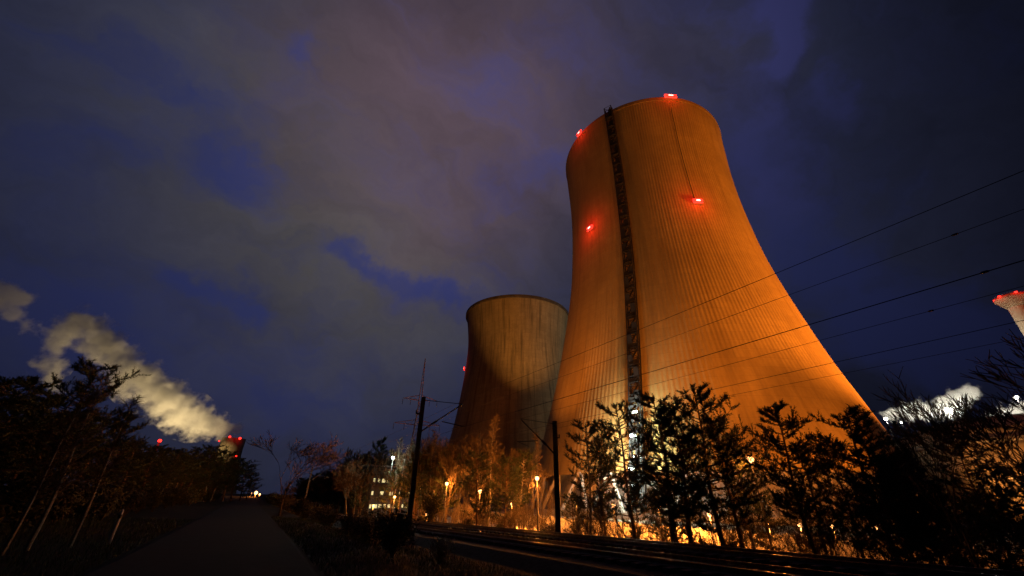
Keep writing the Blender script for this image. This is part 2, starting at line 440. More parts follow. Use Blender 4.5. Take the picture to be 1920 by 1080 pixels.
# stair shaft on the face of the tall tower
def stair_shaft():
    top = 174.8; PH = 13.0
    m_ = MB(); zs = list(range(2, 172, 3)) + [top]
    for side in (-1.7, 1.7):
        for off in (.9, 2.6):
            pts = []
            for z in zs:
                p, nrm, tan = tower_pt(cB, PBl, 0, -PH, z, off); pts.append(p + tan * side)
            m_.path(pts, .24, 5)
    for i, z in enumerate(zs):
        p, nrm, tan = tower_pt(cB, PBl, 0, -PH, z, 0); rot = math.atan2(tan.y, tan.x)
        for off in (.9, 2.6): m_.path([p + nrm * off - tan * 1.7, p + nrm * off + tan * 1.7], .11, 4)
        for a in (-1.7, 1.7): m_.path([p + nrm * .2 + tan * a, p + nrm * 2.6 + tan * a], .1, 4)
        if i + 1 < len(zs):
            p2, n2, t2 = tower_pt(cB, PBl, 0, -PH, zs[i + 1], 0); sg = 1 if i % 2 else -1
            m_.path([p + nrm * 2.6 - tan * 1.7 * sg, p2 + n2 * 2.6 + t2 * 1.7 * sg], .12, 4)
            m_.path([p + nrm * 1.7 + tan * .9 * sg, p2 + n2 * 1.7 - t2 * .9 * sg], .3, 4)      # stair flight
    sh = m_.build('stair_shaft', M['shaft'], big)
    for i, z in enumerate(range(6, 171, 6)):       # landings, with a mesh screen on alternate sides
        p, nrm, tan = tower_pt(cB, PBl, 0, -PH, z, 1.7); rot = math.atan2(tan.y, tan.x); k = MB()
        k.box(p, (3.6, 2.0, .18), rot)
        sd = (-1 if (i // 2) % 2 else 1) * (1 if i < 22 else -1)
        hh = 4.6 if i % 2 else 3.2
        p2, n2, t2 = tower_pt(cB, PBl, 0, -PH, z + hh / 2, 2.75)
        k.box(p2 + t2 * sd * .85, (1.5, .12, hh), rot); k.box(p2 + t2 * -.2 * sd + Vector((0, 0, -hh / 2 + .6)), (3.3, .12, 1.2), rot)
        k.build('landing', M['shaft'], sh)
    m_ = MB()                                     # brightly lit lower landings
    for z, a in ((26.5, .3), (20, -.2), (14.5, .8), (11.5, -.7), (7.5, .2)):
        p, nrm, tan = tower_pt(cB, PBl, 0, -PH, z, 4.0); rot = math.atan2(tan.y, tan.x)
        b = MB().box(p + tan * a, (1.7, .5, .6), rot).build('landing_lamp', M['white'], sh)
        lo = lamp('landing_light', (0, 0, 0), 5500, (.86, 1, .80), None, .4); lo.parent = b; lo.location = p + nrm * 1.2 + tan * a
    return sh
stair_shaft()

# ------------------------------------------------------------------ floodlights of the site (they light the towers)
def floodlight(loc, aim, power, cone, label, color=SOD, blend=.6, size=.6, lens='sodium', h=1.6):
    loc = Vector(loc); g = gz(loc.x, loc.y); h = loc.z - g
    t = empty('floodlight', (loc.x, loc.y, g), label, 'floodlight', 'floodlights around the cooling towers')
    d = (Vector(aim) - loc).normalized(); rot = math.atan2(d.y, d.x)
    m_ = MB(); m_.box((0, 0, .15), (1.0, 1.0, .3), rot); m_.path([(0, 0, .3), (0, 0, h - .5)], [.12, .08], 8); m_.build('mast', M['galv'], t)
    m_ = MB(); p0 = Vector((0, 0, h)); m_.path([p0 - d * .45, p0 - d * .3, p0 + d * .1], [.2, .36, .48], 12); hd = m_.build('housing', M['dark'], t)
    m_ = MB(); m_.path([p0 + d * .11, p0 + d * .14], [.42, .42], 12); m_.build('lens', M[lens], hd)
    lamp('flood_light', loc + d * .6, power, color, t, size, cone, aim, blend)
    return t
def onb(phi, z): return cB + tower_pt(cB, PBl, 0, phi, z, 0)[0]
FL = .345
flood = [
    # position, aim, power, cone
    ((172, 66, 3), onb(58, 105), 3.3e6 * FL, 66),
    ((150, 105, 3), onb(75, 105), 1.1e6 * FL, 84),
    ((92, 70, 2), onb(12, 45), 2.3e5 * FL, 84),
    ((20, 96, 2), onb(-34, 22), 1.6e5 * FL, 74),
    ((48, 62, 2), onb(-2, 70), 3.0e5 * FL, 62),
]
flood.append(((-14, 118, 2), onb(-62, 105), 1.3e5, 62))  # added light, lifts the dim left side of the shell
fl_lab = ['floodlight far right of the tall tower aimed at its flank', 'floodlight close beside the right foot of the tall tower',
          'floodlight on the yard before the middle of the tall tower', 'floodlight on the yard at the left foot of the tall tower',
          'floodlight behind the big pines facing the stair shaft',
          'added floodlight left of the tall tower aimed at its dim left flank']
for (p, a, pw, cn), lb in zip(flood, fl_lab): floodlight(p, a, pw, cn, lb)
# the older tower: added spot, cone edge shaped to leave the lower half dark
floodlight((6, 189, 9), (19, 262, 154), 4.4e5, 54, 'added floodlight on a mast aimed up at the top of the older tower', (1, .40, .08), .6)
floodlight((62, 232, 4), cS + Vector((20, -36, 30)), 1.2e4, 80, 'floodlight low between the two towers', (1, .5, .12), 1)

# ------------------------------------------------------------------ street lamps
LP = .45; SODL = (1, .27, .035)
def street_lamp(px, py, d, label, power=9000, group='street lamps of the power station', white=False, ball=.26):
    p = at(px, py, d); g = gz(p.x, p.y)
    t = empty('street_lamp', (p.x, p.y, g), label, 'street lamp', group); h = p.z - g
    a = math.atan2(-p.y, -p.x); dd = Vector((math.cos(a), math.sin(a), 0)) * min(1.0, .15 + h * .1)
    MB().path([(-dd.x, -dd.y, 0), (-dd.x, -dd.y, h * .5), (-dd.x, -dd.y, h * .93), (-dd.x * .6, -dd.y * .6, h + .22), (0, 0, h + .25)], [.08, .065, .05, .04, .035], 8).build('mast', M['dark'], t)
    hd = MB().box((0, 0, h + .24), (.7, .34, .12), a).build('lamp_head', M['dark'], t)
    MB().ball((0, 0, h), ball, 12).build('bulb', M['white' if white else 'sodium'], hd, True)
    lamp('lamp_light', (p.x, p.y, p.z - .1 - ball), power * LP, (.9, 1, .8) if white else SODL, t, .25)
    return t
street_lamp(838, 907, 62, 'orange street lamp in front of the left foot of the older tower', 9000, ball=.23)
street_lamp(900, 921, 56, 'bright orange street lamp before the middle of the older tower', 9000, ball=.24)
street_lamp(1007, 897, 45, 'orange street lamp at the left edge of the tall tower', 8000, ball=.2)
street_lamp(1407, 862, 35, 'bright orange street lamp between the big pines, highest of the lamps', 3500, ball=.23)
street_lamp(790, 914, 85, 'small orange street lamp just right of the near catenary pole', 14000, ball=.24)
street_lamp(801, 965, 70, 'low lamp near the ground right of the near catenary pole', 4000, ball=.24)
street_lamp(740, 932, 82, 'orange street lamp below the lit plant building', 8000, ball=.22)
street_lamp(737, 858, 88, 'white lamp on a tall mast above the lit plant building', 7000, white=True, ball=.3)
street_lamp(480, 924, 300, 'bright orange lamp at the far end of the road', 26000, 'lamps at the end of the road', ball=.9)
street_lamp(487, 927, 330, 'small orange lamp right beside the bright one at the end of the road', 9000, 'lamps at the end of the road', ball=.5)
street_lamp(472, 924, 320, 'dim orange lamp left of the bright one at the end of the road', 9000, 'lamps at the end of the road', ball=.4)
# lamps in the yard behind the pines (they make the glow between the trunks)
for i, (px, py, d, pw, lb) in enumerate([(1080, 940, 62, 7000, 'lamp behind the round crowned pine'), (1150, 948, 58, 9000, 'lamp behind the forked pine left of the big dark pine'),
        (1235, 952, 56, 8000, 'lamp behind the trunk of the big dark pine'), (1330, 965, 60, 7000, 'lamp low behind the right half of the big pine group'),
        (1440, 985, 55, 6000, 'lamp low behind the feathery pine right of the gap'), (1560, 985, 58, 5000, 'lamp low behind the pine in the right group'),
        (1500, 985, 64, 14000, 'added lamp far back in the yard behind the right group of pines'), (1640, 990, 66, 16000, 'added lamp in the yard below the right foot of the tall tower'),  # both added to brighten the yard floor on the right
        (960, 945, 75, 7000, 'lamp between the two catenary poles close to the farther one')]):
    street_lamp(px, py, d, lb, pw * 4.2, ball=.24)
street_lamp(700, 948, 90, 'lamp behind the bare trees left of the near catenary pole', 10000, ball=.2)

# low plant buildings along the yard
def building(px, py_top, d, wdt, dep, label, wins, mw='wall', rot=0, lit='window'):
    p = at(px, py_top, d); g = gz(p.x, p.y); h = p.z - g
    t = empty('plant_building', (p.x, p.y, g), label, 'building', None, TH * -1 + rot)
    MB().box((0, 0, h / 2), (wdt, dep, h)).build('wall', M[mw], t)
    r = MB().box((0, 0, h + .15), (wdt + .8, dep + .8, .3)); r.build('roof', M['conc'], t)
    for (fx, fz, ww, hh) in wins:
        f = MB().box((fx * wdt, -dep / 2 - .04, fz * h), (ww + .3, .1, hh + .3)).build('window', M['dark'], t)
        MB().box((fx * wdt, -dep / 2 - .12, fz * h), (ww, .04, hh)).build('pane', M[lit], f)
    return t
rw = random.Random(5)
wins = [(-.46 + .102 * i, .22 + .25 * k, 1.0 if rw.random() < .6 else .5, .8) for i in range(10) for k in range(3) if rw.random() < .82]
building(722, 878, 118, 13.5, 9, 'plant building with rows of lit windows left of the near catenary pole', wins, 'pole', rot=rad(24))

# yard wall lit by the lamps
def yard_wall(s, w0, w1, h, label):
    p = sw(s, w0); t = empty('yard_wall', (p.x, p.y, gz(p.x, p.y)), label, 'wall')
    m_ = MB(); n = int((w1 - w0) / 4)
    for i in range(n):
        q = U * ((i + .5) * 4); m_.box((q.x, q.y, h / 2), (.18, 3.9, h), -TH)
    m_.build('panels', M['wall'], t)
    c = MB()
    for i in range(n + 1): q = U * (i * 4); c.box((q.x, q.y, h / 2 + .08), (.3, .3, h + .16), -TH)
    c.build('posts', M['conc'], t)
yard_wall(47, -14, 130, 1.5, 'low pale concrete wall glowing under the lamps behind the pine trunks')

# ------------------------------------------------------------------ overhead line over the railway
def catenary_pole(s, w, z0, h, toward, label):
    b = sw(s, w, z0); t = empty('catenary_pole', b, label, 'catenary pole', 'catenary poles beside the railway')
    m_ = MB(); m_.box((0, 0, h / 2), (.26, .04, h), -TH); 
    for a in (-.13, .13): m_.box(Vector((0, 0, h / 2)) + U * a, (.24, .035, h), -TH)
    m_.box((0, 0, .1), (.7, .7, .3), -TH); m_.build('mast', M['pole'], t)
    a = N * toward; k = MB()
    k.path([a * .15 + Vector((0, 0, h - 2.35)), a * .9 + Vector((0, 0, h - 1.75))], .055, 6)
    k.path([a * 1.25 + Vector((0, 0, h - 1.5)), a * 3.1 + Vector((0, 0, h - .15))], .05, 6)
    k.path([a * .15 + Vector((0, 0, h - .2)), a * 3.1 + Vector((0, 0, h - .12))], .025, 5)
    k.path([a * 1.6 + Vector((0, 0, h - 1.55)), a * 3.4 + Vector((0, 0, h - 1.75))], .035, 6)
    k.path([a * 3.3 + Vector((0, 0, h - 1.75)), a * 2.4 + Vector((0, 0, h - 2.0))], .025, 5)
    br = k.build('bracket', M['pole'], t)
    i_ = MB()
    for j in range(5):
        q = a * (.92 + j * .07) + Vector((0, 0, h - 1.74 + j * .05)); i_.path([q - a * .02, q + a * .02], .1, 8)
    i_.build('insulator', M['insul'], br)
    k = MB().box(a * -.02 + Vector((0, 0, h - 1.2)) + a * -.25, (.3, .12, .12), -TH); k.path([a * -.4 + Vector((0, 0, h - 1.25)), a * -.4 + Vector((0, 0, h - .95))], .05, 6)
    k.build('fitting', M['pole'], t)
catenary_pole(9.2, 28.6, -.62, 8.75, 1, 'dark catenary pole on the near side of the tracks, taller in the picture')
catenary_pole(19.05, 26.0, -.85, 7.9, -1, 'dark catenary pole on the far side of the tracks before the tall tower')
catenary_pole(9.2, 92, ztrack(92) - .3, 8.6, 1, 'distant catenary pole left of the near one')

def wire(s, z, label, w0=-34, w1=330, r=.014, sag=.9, clamps=()):
    span = 64.0; o = sw(s, 0, 0); t = empty('overhead_wire', o, label, 'overhead wire', 'overhead wires along the railway'); pts = []
    w = w0
    while w <= w1:
        f = ((w - 28) / span) % 1; pts.append(U * w + Vector((0, 0, z - sag * 4 * f * (1 - f) + sag * .5))); w += 4
    MB().path(pts, r, 5).build('conductor', M['wire'], t)
    for cw in clamps:
        f = ((cw - 28) / span) % 1; q = U * cw + Vector((0, 0, z - sag * 4 * f * (1 - f) + sag * .5))
        MB().path([q - U * .07, q - U * .04, q + U * .04, q + U * .07], [.014, .028, .028, .014], 6).build('clamp', M['wire'], t)
wire(12.0, 7.95, 'uppermost overhead wire crossing the tall tower', sag=.35, r=.009)
wire(14.4, 8.2, 'second overhead wire from the top, with a clamp by the right edge', sag=.3, r=.008, clamps=(1.5,))
wire(12.3, 6.2, 'darkest overhead wire, third from the top', sag=.2, r=.012, clamps=(1.2,))
wire(16.4, 7.0, 'fourth overhead wire from the top, faint', sag=.2, r=.008, clamps=(3,))
wire(16.6, 6.15, 'fifth overhead wire from the top', sag=.12, r=.009)
wire(18.2, 6.2, 'lowest overhead wire, just beneath the fifth', sag=.35, r=.007)

# lattice pylon behind the near catenary pole
def pylon():
    d = 112; p = at(766, 930, d); base = gz(p.x, p.y); topz = at(798, 672, d).z - base; H = topz
    t = empty('power_pylon', (p.x, p.y, base), 'lattice power pylon with two cross arms behind the near catenary pole', 'power pylon', rz=rad(20))
    m_ = MB(); lv = [0, 5, 9.5, 13.5, 17, 20, 22.6, 25, 27, H]
    def hw(z): return 1.9 - 1.5 * min(1, z / 25) if z < 27 else .35 * max(.08, (H - z) / (H - 27))
    C = [(-1, -1), (1, -1), (1, 1), (-1, 1)]
    for i in range(len(lv) - 1):
        a, b = hw(lv[i]), hw(lv[i + 1])
        for k in range(4):
            c0, c1 = C[k], C[(k + 1) % 4]
            m_.path([(c0[0] * a, c0[1] * a, lv[i]), (c0[0] * b, c0[1] * b, lv[i + 1])], .075, 4)
            m_.path([(c0[0] * a, c0[1] * a, lv[i]), (c1[0] * b, c1[1] * b, lv[i + 1])], .04, 4)
            m_.path([(c1[0] * a, c1[1] * a, lv[i]), (c0[0] * b, c0[1] * b, lv[i + 1])], .04, 4)
            m_.path([(c0[0] * b, c0[1] * b, lv[i + 1]), (c1[0] * b, c1[1] * b, lv[i + 1])], .04, 4)
    m_.build('lattice', M['redwhite'], t)
    for z, ln in ((27.4, 4.6), (21, 6.0)):
        a = MB()
        for s in (-1, 1):
            for yy in (-.4, .4):
                a.path([(s * .4, yy, z), (s * ln, 0, z + .2)], .06, 4); a.path([(s * .4, yy, z + 1.3), (s * ln, 0, z + .2)], .05, 4)
            for q in (.3, .6): a.path([(s * (.4 + (ln - .4) * q), 0, z + .05), (s * (.4 + (ln - .4) * (q - .15)), 0, z + 1.2 * (1 - q))], .04, 4)
        a.build('cross_arm', M['redwhite'], t)
        for s in (-1, 1):
            for f in (1, .55):
                i_ = MB(); 
                for k in range(8): i_.path([(s * ln * f, 0, z - .1 - k * .17), (s * ln * f, 0, z - .2 - k * .17)], [.05, .13], 8)
                i_.build('insulator', M['insul'], t)
    return t
pylon()

# ------------------------------------------------------------------ distant plant (left) with its plume
def far_tower():
    d = 1180; p = at(430, 850, d); top = at(432, 822, d).z; r = (at(455, 824, d) - at(407, 826, d)).length / 2
    g = 0; c = Vector((p.x, p.y, g))
    t = empty('cooling_tower', c, 'small distant cooling tower steaming at the far end of the forest', 'cooling tower')
    H = top - g
    prof = [(r * 1.55, 0), (r * 1.35, H * .2), (r * 1.13, H * .45), (r * .99, H * .7), (r * .97, H * .8), (r, H), (r - 1.2, H), (r * .95, H * .8)]
    MB().lathe(prof, 48).build('shell', M['conc_old'], t, True)
    for px, py, s in ((450, 822, 4.2), (431, 819, 3.4), (411, 827, 2.2), (443, 855, 2.4), (386, 857, 1.6)):
        q = at(px, py, d - r - 3); MB().ball(q - c, s * .62, 8).build('warning_light', M['red'], t)
    lamp('beacon_light', at(440, 812, d - r - 12), 3000, (1, .03, .02), t, 1)
    return t
far_tower()
def far_chimney():
    d = 700; p = at(284, 865, d); top = at(291, 828, d).z
    t = empty('chimney', (p.x, p.y, .3), 'slender distant mast with a red light left of the small steaming tower', 'chimney')
    MB().lathe([(2.2, 0), (1.4, top * .6), (1.2, top)], 16).build('shaft', M['redwhite'], t, True)
    MB().ball((0, 0, top + 1), 2.0, 8).build('warning_light', M['red'], t)
    q = at(277, 863, d - 5); MB().ball(q - t.location, 1.5, 8).build('warning_light', M['sodium'], t)
    lamp('beacon_light', at(289, 838, d - 9), 9000, (1, .05, .04), t, 1)
far_chimney()

def steam(name, blobs, label, density, noise_s, res, step, colr=(.9, .9, .9), thr=.36, amp=1.2, edge=.35, aniso=.2):
    mbd = bpy.data.metaballs.new('steam_tmp'); mo = bpy.data.objects.new('steam_tmp', mbd); COL.objects.link(mo)
    mbd.resolution = res; mbd.render_resolution = res; mbd.threshold = .35
    base = sum((b[0] for b in blobs), Vector()) / len(blobs); mo.location = base
    for p, r in blobs:
        e = mbd.elements.new(); e.co = p - base; e.radius = r * 2.0
    bpy.context.view_layer.update(); dg = bpy.context.evaluated_depsgraph_get()
    me = bpy.data.meshes.new_from_object(mo.evaluated_get(dg)); me.name = name
    bpy.data.objects.remove(mo); bpy.data.metaballs.remove(mbd)
    o = bpy.data.objects.new(name, me); COL.objects.link(o); o.location = base
    m = bpy.data.materials.new(name + '_volume'); m.use_nodes = True; T = NT(m.node_tree); T.n.clear()
    tco = T.new('ShaderNodeTexCoord').outputs['Object']
    nc = T.noise(tco, noise_s, 5, .6, 'Color')
    wp = T.v('ADD', tco, T.v('SCALE', T.v('SUBTRACT', nc, (.5, .5, .5)), scale=1.1 * sum(b[1] for b in blobs) / len(blobs)))
    acc = None
    for p, r in blobs:
        q = T.v('DISTANCE', wp, tuple(p - base)); q = T.m('DIVIDE', q, r)
        g_ = T.m('EXPONENT', T.m('MULTIPLY', T.m('MULTIPLY', q, q), -1.1)); acc = g_ if acc is None else T.m('ADD', acc, g_)
    n2 = T.noise(tco, noise_s * 2.6, 5, .62)
    f = T.m('ADD', acc, T.m('MULTIPLY', T.m('SUBTRACT', n2, .5), amp))
    f = T.ss(f, thr, thr + edge)
    vol = T.new('ShaderNodeVolumePrincipled'); vol.inputs['Color'].default_value = (*colr, 1); vol.inputs['Anisotropy'].default_value = aniso
    T.put(vol.inputs['Density'], T.m('MULTIPLY', f, density))
    out = T.new('ShaderNodeOutputMaterial'); T.l.new(vol.outputs[0], out.inputs['Volume'])
    m.cycles.volume_step_rate = step
    me.materials.clear(); me.materials.append(m)
    return tag(o, label, 'steam')
def PR(px, py, rp, d): 
    v = ray(px, py); k = v.length / 1.0; cosax = 1 / math.sqrt(((px - 960) / F) ** 2 + ((py - 540) / F) ** 2 + 1)
    D3 = (at(px, py, d) - Vector((0, 0, CZ))).length
    return at(px, py, d), rp * D3 * cosax / F * .92
bl = [(441, 808, 15), (418, 803, 23), (385, 797, 30), (345, 775, 38), (305, 745, 40), (262, 712, 40), (222, 678, 37), (190, 638, 36), (148, 606, 33), (112, 640, 26), (95, 685, 27), (98, 725, 20), (60, 612, 20), (25, 585, 18)]
steam('steam_plume', [PR(x, y, r, 1180 - i * 12) for i, (x, y, r) in enumerate(bl)], 'long yellow lit steam plume drifting left from the distant cooling tower', .04, .014, 14, .25, thr=.44, amp=3.0, edge=.6)
steam('steam_cloud', [PR(5, 545, 26, 1060), PR(38, 565, 26, 1060), PR(-25, 560, 30, 1060)], 'faint grey steam puff high at the left edge above the forest', .03, .018, 14, .4, thr=.42, amp=2.2, edge=.6)
# floodlights of the distant plant below the plume, plus one added for the puff
for px, py, d, pw, lb in ((372, 900, 1120, 1.15e6, 'floodlight of the distant plant under the base of the plume'), (318, 880, 1090, 1.3e6, 'floodlight of the distant plant left of the small tower'),
                      (25, 900, 1000, 4e5, 'added floodlight for the grey steam puff, hidden by the tall dark pines'), (250, 900, 1080, 1.6e6, 'floodlight of the distant plant farthest left')):
    p = at(px, py, d); p.z = max(14, p.z)
    floodlight(p, at(px - 25, 720, d + 40), pw, 150, lb, (1, .72, .33), 1, 4, h=12)

# ------------------------------------------------------------------ right side: storage dome, chimney, steam
def dome():
    az, D, R, H = 50.5, 290, 56, 40; g = -2.6
    c = Vector((D * math.sin(rad(az)), D * math.cos(rad(az)), g)); t = empty('storage_dome', c, 'round brown storage dome with lights on its edge right of the tall tower', 'storage dome')
    prof = [(R, 0), (R, 12), (R * .97, 17), (R * .86, 25), (R * .68, 32.5), (R * .45, 37.5), (R * .2, 39.6), (.05, H)]
    m_ = MB().lathe(prof, 96); m_.build('dome', M['brick'], t, False)
    k = MB()
    for i in range(48):
        q = 2 * math.pi * i / 48; k.path([((r + .25) * math.cos(q), (r + .25) * math.sin(q), z + .1) for r, z in prof[:-1]], .2, 4)
    k.build('ribs', M['brick'], t)
    k = MB()
    for z, rr in ((13, R + .6), (26, R * .86 + .4)):
        k.lathe([(rr, z), (rr + 1.6, z), (rr + 1.6, z + .3), (rr, z + .3)], 96); k.lathe([(rr + 1.5, z + 1.2), (rr + 1.6, z + 1.3), (rr + 1.5, z + 1.3)], 96)
    k.build('walkway', M['galv'], t)
    return t, c
dm, cD = dome()
floodlight((140, 128, 3), cD + Vector((-30, -40, 22)), 3e5, 70, 'added floodlight right of the tall tower turned to the storage dome', (1, .40, .09))  # orange light added to colour the dome
def rim_lamp(px, py, d, power, lb, ball=1.1):
    p = at(px, py, d); g = gz(p.x, p.y); t = empty('light_mast', (p.x, p.y, g), lb, 'light mast', 'white light masts by the storage dome'); h = p.z - g
    MB().path([(0, 0, 0), (0, 0, h + .5)], [.3, .12], 8).build('mast', M['dark'], t)
    hd = MB().box((0, 0, h + .6), (2.4, .8, .25), .6).build('lamp_head', M['dark'], t); MB().ball((0, 0, h), ball, 12).build('bulb', M['whitehot'], hd, True)
    lamp('mast_light', p - Vector((0, 0, ball + .3)), power, (1, .93, .72), t, 1)
rim_lamp(1661, 785, 352, 1.6e5, 'white light mast touching the right edge of the tall tower', .9)
rim_lamp(1779, 770, 356, 2.2e5, 'brightest white light mast in the steam above the dome', 2.0)
rim_lamp(1862, 790, 350, 1.6e5, 'white light mast behind the bare branches near the right edge', 1.6)
rim_lamp(1905, 745, 340, 4e4, 'white light mast farthest right below the chimney', .9)
rim_lamp(1690, 792, 240, 1.5e3, 'white light mast low beside the right foot of the tall tower', .3)
steam('steam_cloud', [PR(1670, 779, 16, 372), PR(1700, 772, 19, 372), PR(1722, 764, 20, 372), PR(1745, 777, 16, 372)], 'low white steam over the dome beside the tall tower', .12, .075, 3.5, .3, thr=.5, amp=2.4, edge=.6)
steam('steam_cloud', [PR(1768, 770, 22, 372), PR(1788, 757, 23, 372), PR(1806, 742, 21, 372), PR(1824, 733, 16, 372)], 'bright white steam puff rising around the brightest mast light', .12, .075, 3.5, .3, thr=.5, amp=2.4, edge=.6)
steam('steam_cloud', [PR(1850, 805, 18, 372), PR(1880, 789, 24, 372), PR(1912, 782, 28, 372), PR(1945, 777, 30, 372)], 'white steam bank behind the bare branches at the right edge', .10, .075, 3.5, .3, thr=.5, amp=2.4, edge=.6)

def chimney():
    d = 380; p = at(1936, 640, d); top = at(1893, 556, d).z; g = -2.6
    az = math.atan2(ray(1897, 560).x, ray(1897, 560).y); p = Vector((d * math.sin(az), d * math.cos(az), g)); H = top - g
    t = empty('chimney', p, 'tall pale brick chimney with a flared red lit head at the right edge', 'chimney')
    MB().lathe([(6.2, 0), (4.6, H * .5), (4.0, H - 9), (4.1, H - 7.5)], 32).build('shaft', concrete('chimney_brick', (.42, .36, .27), (.25, .2, .15)), t, True)
    MB().lathe([(4.1, H - 7.5), (4.9, H - 6.5), (7.4, H - 2.4), (7.6, H - 2.2), (7.6, H - 1.2), (7.0, H - 1.0), (6.6, H), (5.6, H), (5.4, H - 4)], 32).build('head', M['brick'], t)
    k = MB(); 
    for i in range(16):
        q = 2 * math.pi * i / 16; k.path([(7.5 * math.cos(q), 7.5 * math.sin(q), H - 1.2), (7.5 * math.cos(q), 7.5 * math.sin(q), H + .2)], .08, 4)
    k.lathe([(7.42, H + .1), (7.58, H + .2), (7.42, H + .3)], 32); k.build('railing', M['dark'], t)
    for i in range(6):
        q = math.atan2(-p.y, -p.x) + rad(-95 + i * 60); b = MB().box((7.0 * math.cos(q), 7.0 * math.sin(q), H - .2), (1.0, 1.0, .9), q).build('warning_light', M['red'], t)
        lo = lamp('beacon_light', (0, 0, 0), 1500, (1, .02, .01), None, .5); lo.parent = t; lo.location = (9.6 * math.cos(q), 9.6 * math.sin(q), H + 1)
        lo = lamp('beacon_light', (0, 0, 0), 700, (1, .03, .015), None, .5); lo.parent = t; lo.location = (11.5 * math.cos(q), 11.5 * math.sin(q), H - 3)
    b = Vector((p.x - 40, p.y - 60, 4)); floodlight(b, p + Vector((0, 0, H - 14)), 2.6e4, 20, 'floodlight at the foot of the chimney', (1, .5, .18), .5, lens='whitehot')
chimney()

# ------------------------------------------------------------------ trees
def pine_mesh(seed, H=11.0, wid=2.6, low=.35, dense=1.0, round_=False):
    r = random.Random(seed); tr = MB(); cr = MB()
    lean = Vector((r.uniform(-.5, .5), r.uniform(-.5, .5), 0))
    def tp(f): return Vector((lean.x * f * f + .12 * math.sin(f * 7 + seed), lean.y * f * f + .1 * math.cos(f * 6 + seed), H * f))
    tr.path([tp(i / 10) for i in range(11)], [.17 * (1 - .88 * i / 10) * H / 11 + .01 for i in range(11)], 7)
    def tuft(p, d, L):
        d = d.normalized(); a = d.orthogonal().normalized(); b = d.cross(a)
        for k in range(int(8 * dense) + 2):
            q = r.uniform(0, 6.28); sp = r.uniform(.4, 1.5); e = (d + (a * math.cos(q) + b * math.sin(q)) * sp).normalized() * L * r.uniform(.6, 1.1)
            s = p + d * r.uniform(-.12, .12) * 2; wv = e.cross(Vector((r.uniform(-1, 1), r.uniform(-1, 1), r.uniform(-1, 1)))).normalized() * .024
            o = len(cr.v); cr.v += [tuple(s - wv), tuple(s + wv), tuple(s + e)]; cr.f.append((o, o + 1, o + 2))
    nb = int(58 * H / 11)
    for i in range(nb):
        f = low + (1 - low) * (i + r.random()) / nb
        g = (f - low) / (1 - low)
        if round_: prof = math.sqrt(max(0, 1 - (g * 1.7 - .75) ** 2 / 1.05)) 
        else: prof = (1 - g) ** .5 * (.5 + .5 * min(1, g * 3)) + .12
        L = wid * prof * r.uniform(.55, 1.15); q = r.uniform(0, 6.28); up = r.uniform(-.15, .25) + g * .45
        b0 = tp(f); pts = [b0]; dv = Vector((math.cos(q), math.sin(q), up * .5)).normalized(); seg = 5
        for k in range(seg):
            dv = (dv + Vector((r.uniform(-.2, .2), r.uniform(-.2, .2),   .03 + .10 * up + .03 * k * (1 - g)))).normalized(); pts.append(pts[-1] + dv * L / seg)
        tr.path(pts, [.04 * (1 - k / (seg + .6)) + .006 for k in range(seg + 1)], 4, False)
        for k in range(2, seg + 1):
            ns_ = 3 if k < seg else 4
            for j in range(ns_):
                sd = (dv + Vector((r.uniform(-1, 1), r.uniform(-1, 1), r.uniform(-.35, 1.0))) * 1.35).normalized(); sl = r.uniform(.2, .5) * (L / 2.2 + .3)
                p0 = pts[k]; 
                for m2 in range(int(2 + sl * 3)): tuft(p0 + sd * sl * (m2 + .5) / 3, (sd + Vector((0, 0, .25))), .22)
    # leader
    for k in range(6): tuft(tp(1) + Vector((0, 0, -.1 * k)), Vector((0, 0, 1)), .34)
    return tr, cr
def bare_mesh(seed, H=10.0, spread=.55, depth=5, r0=.13, trunk_f=.35, twigs=1.0, rmin=.009):
    r = random.Random(seed); mb_ = MB(); tw = MB()
    def grow(p, d, L, rad_, lev):
        pts = [p]; n = 4 if lev < 3 else 3; rs = [rad_]
        for k in range(n):
            d = (d + Vector((r.uniform(-1, 1), r.uniform(-1, 1), r.uniform(-.4, .9))) * .16).normalized(); pts.append(pts[-1] + d * L / n)
            rs.append(rad_ * (1 - .42 * (k + 1) / n))
        (mb_ if lev < 2 else tw).path(pts, rs, 6 if lev < 2 else (4 if lev < 4 else 3), False)
        if lev >= depth: return
        nc = r.choice((2, 3, 3)) if lev < 3 else int(r.choice((2, 3)) * twigs + .5)
        for k in range(nc + (2 if lev == 0 else 0)):
            f = 1 if k < 2 else r.uniform(.45, .95); q = pts[min(n, max(1, int(f * n)))]
            t = d.orthogonal().normalized(); t.rotate(Matrix.Rotation(r.uniform(0, 6.28), 3, d))
            nd = (d + t * spread * r.uniform(.6, 1.4) + Vector((0, 0, .12))).normalized()
            grow(q, nd, L * r.uniform(.58, .82), max(rmin, rs[-1] * r.uniform(.6, .85)), lev + 1)
    grow(Vector((0, 0, 0)), Vector((r.uniform(-.06, .06), r.uniform(-.06, .06), 1)), H * trunk_f, r0, 0)
    zmax = max(v[2] for v in tw.v) if tw.v else H
    k = H / zmax
    for m_ in (mb_, tw): m_.v = [(x * k, y * k, z * k) for x, y, z in m_.v]
    return mb_, tw
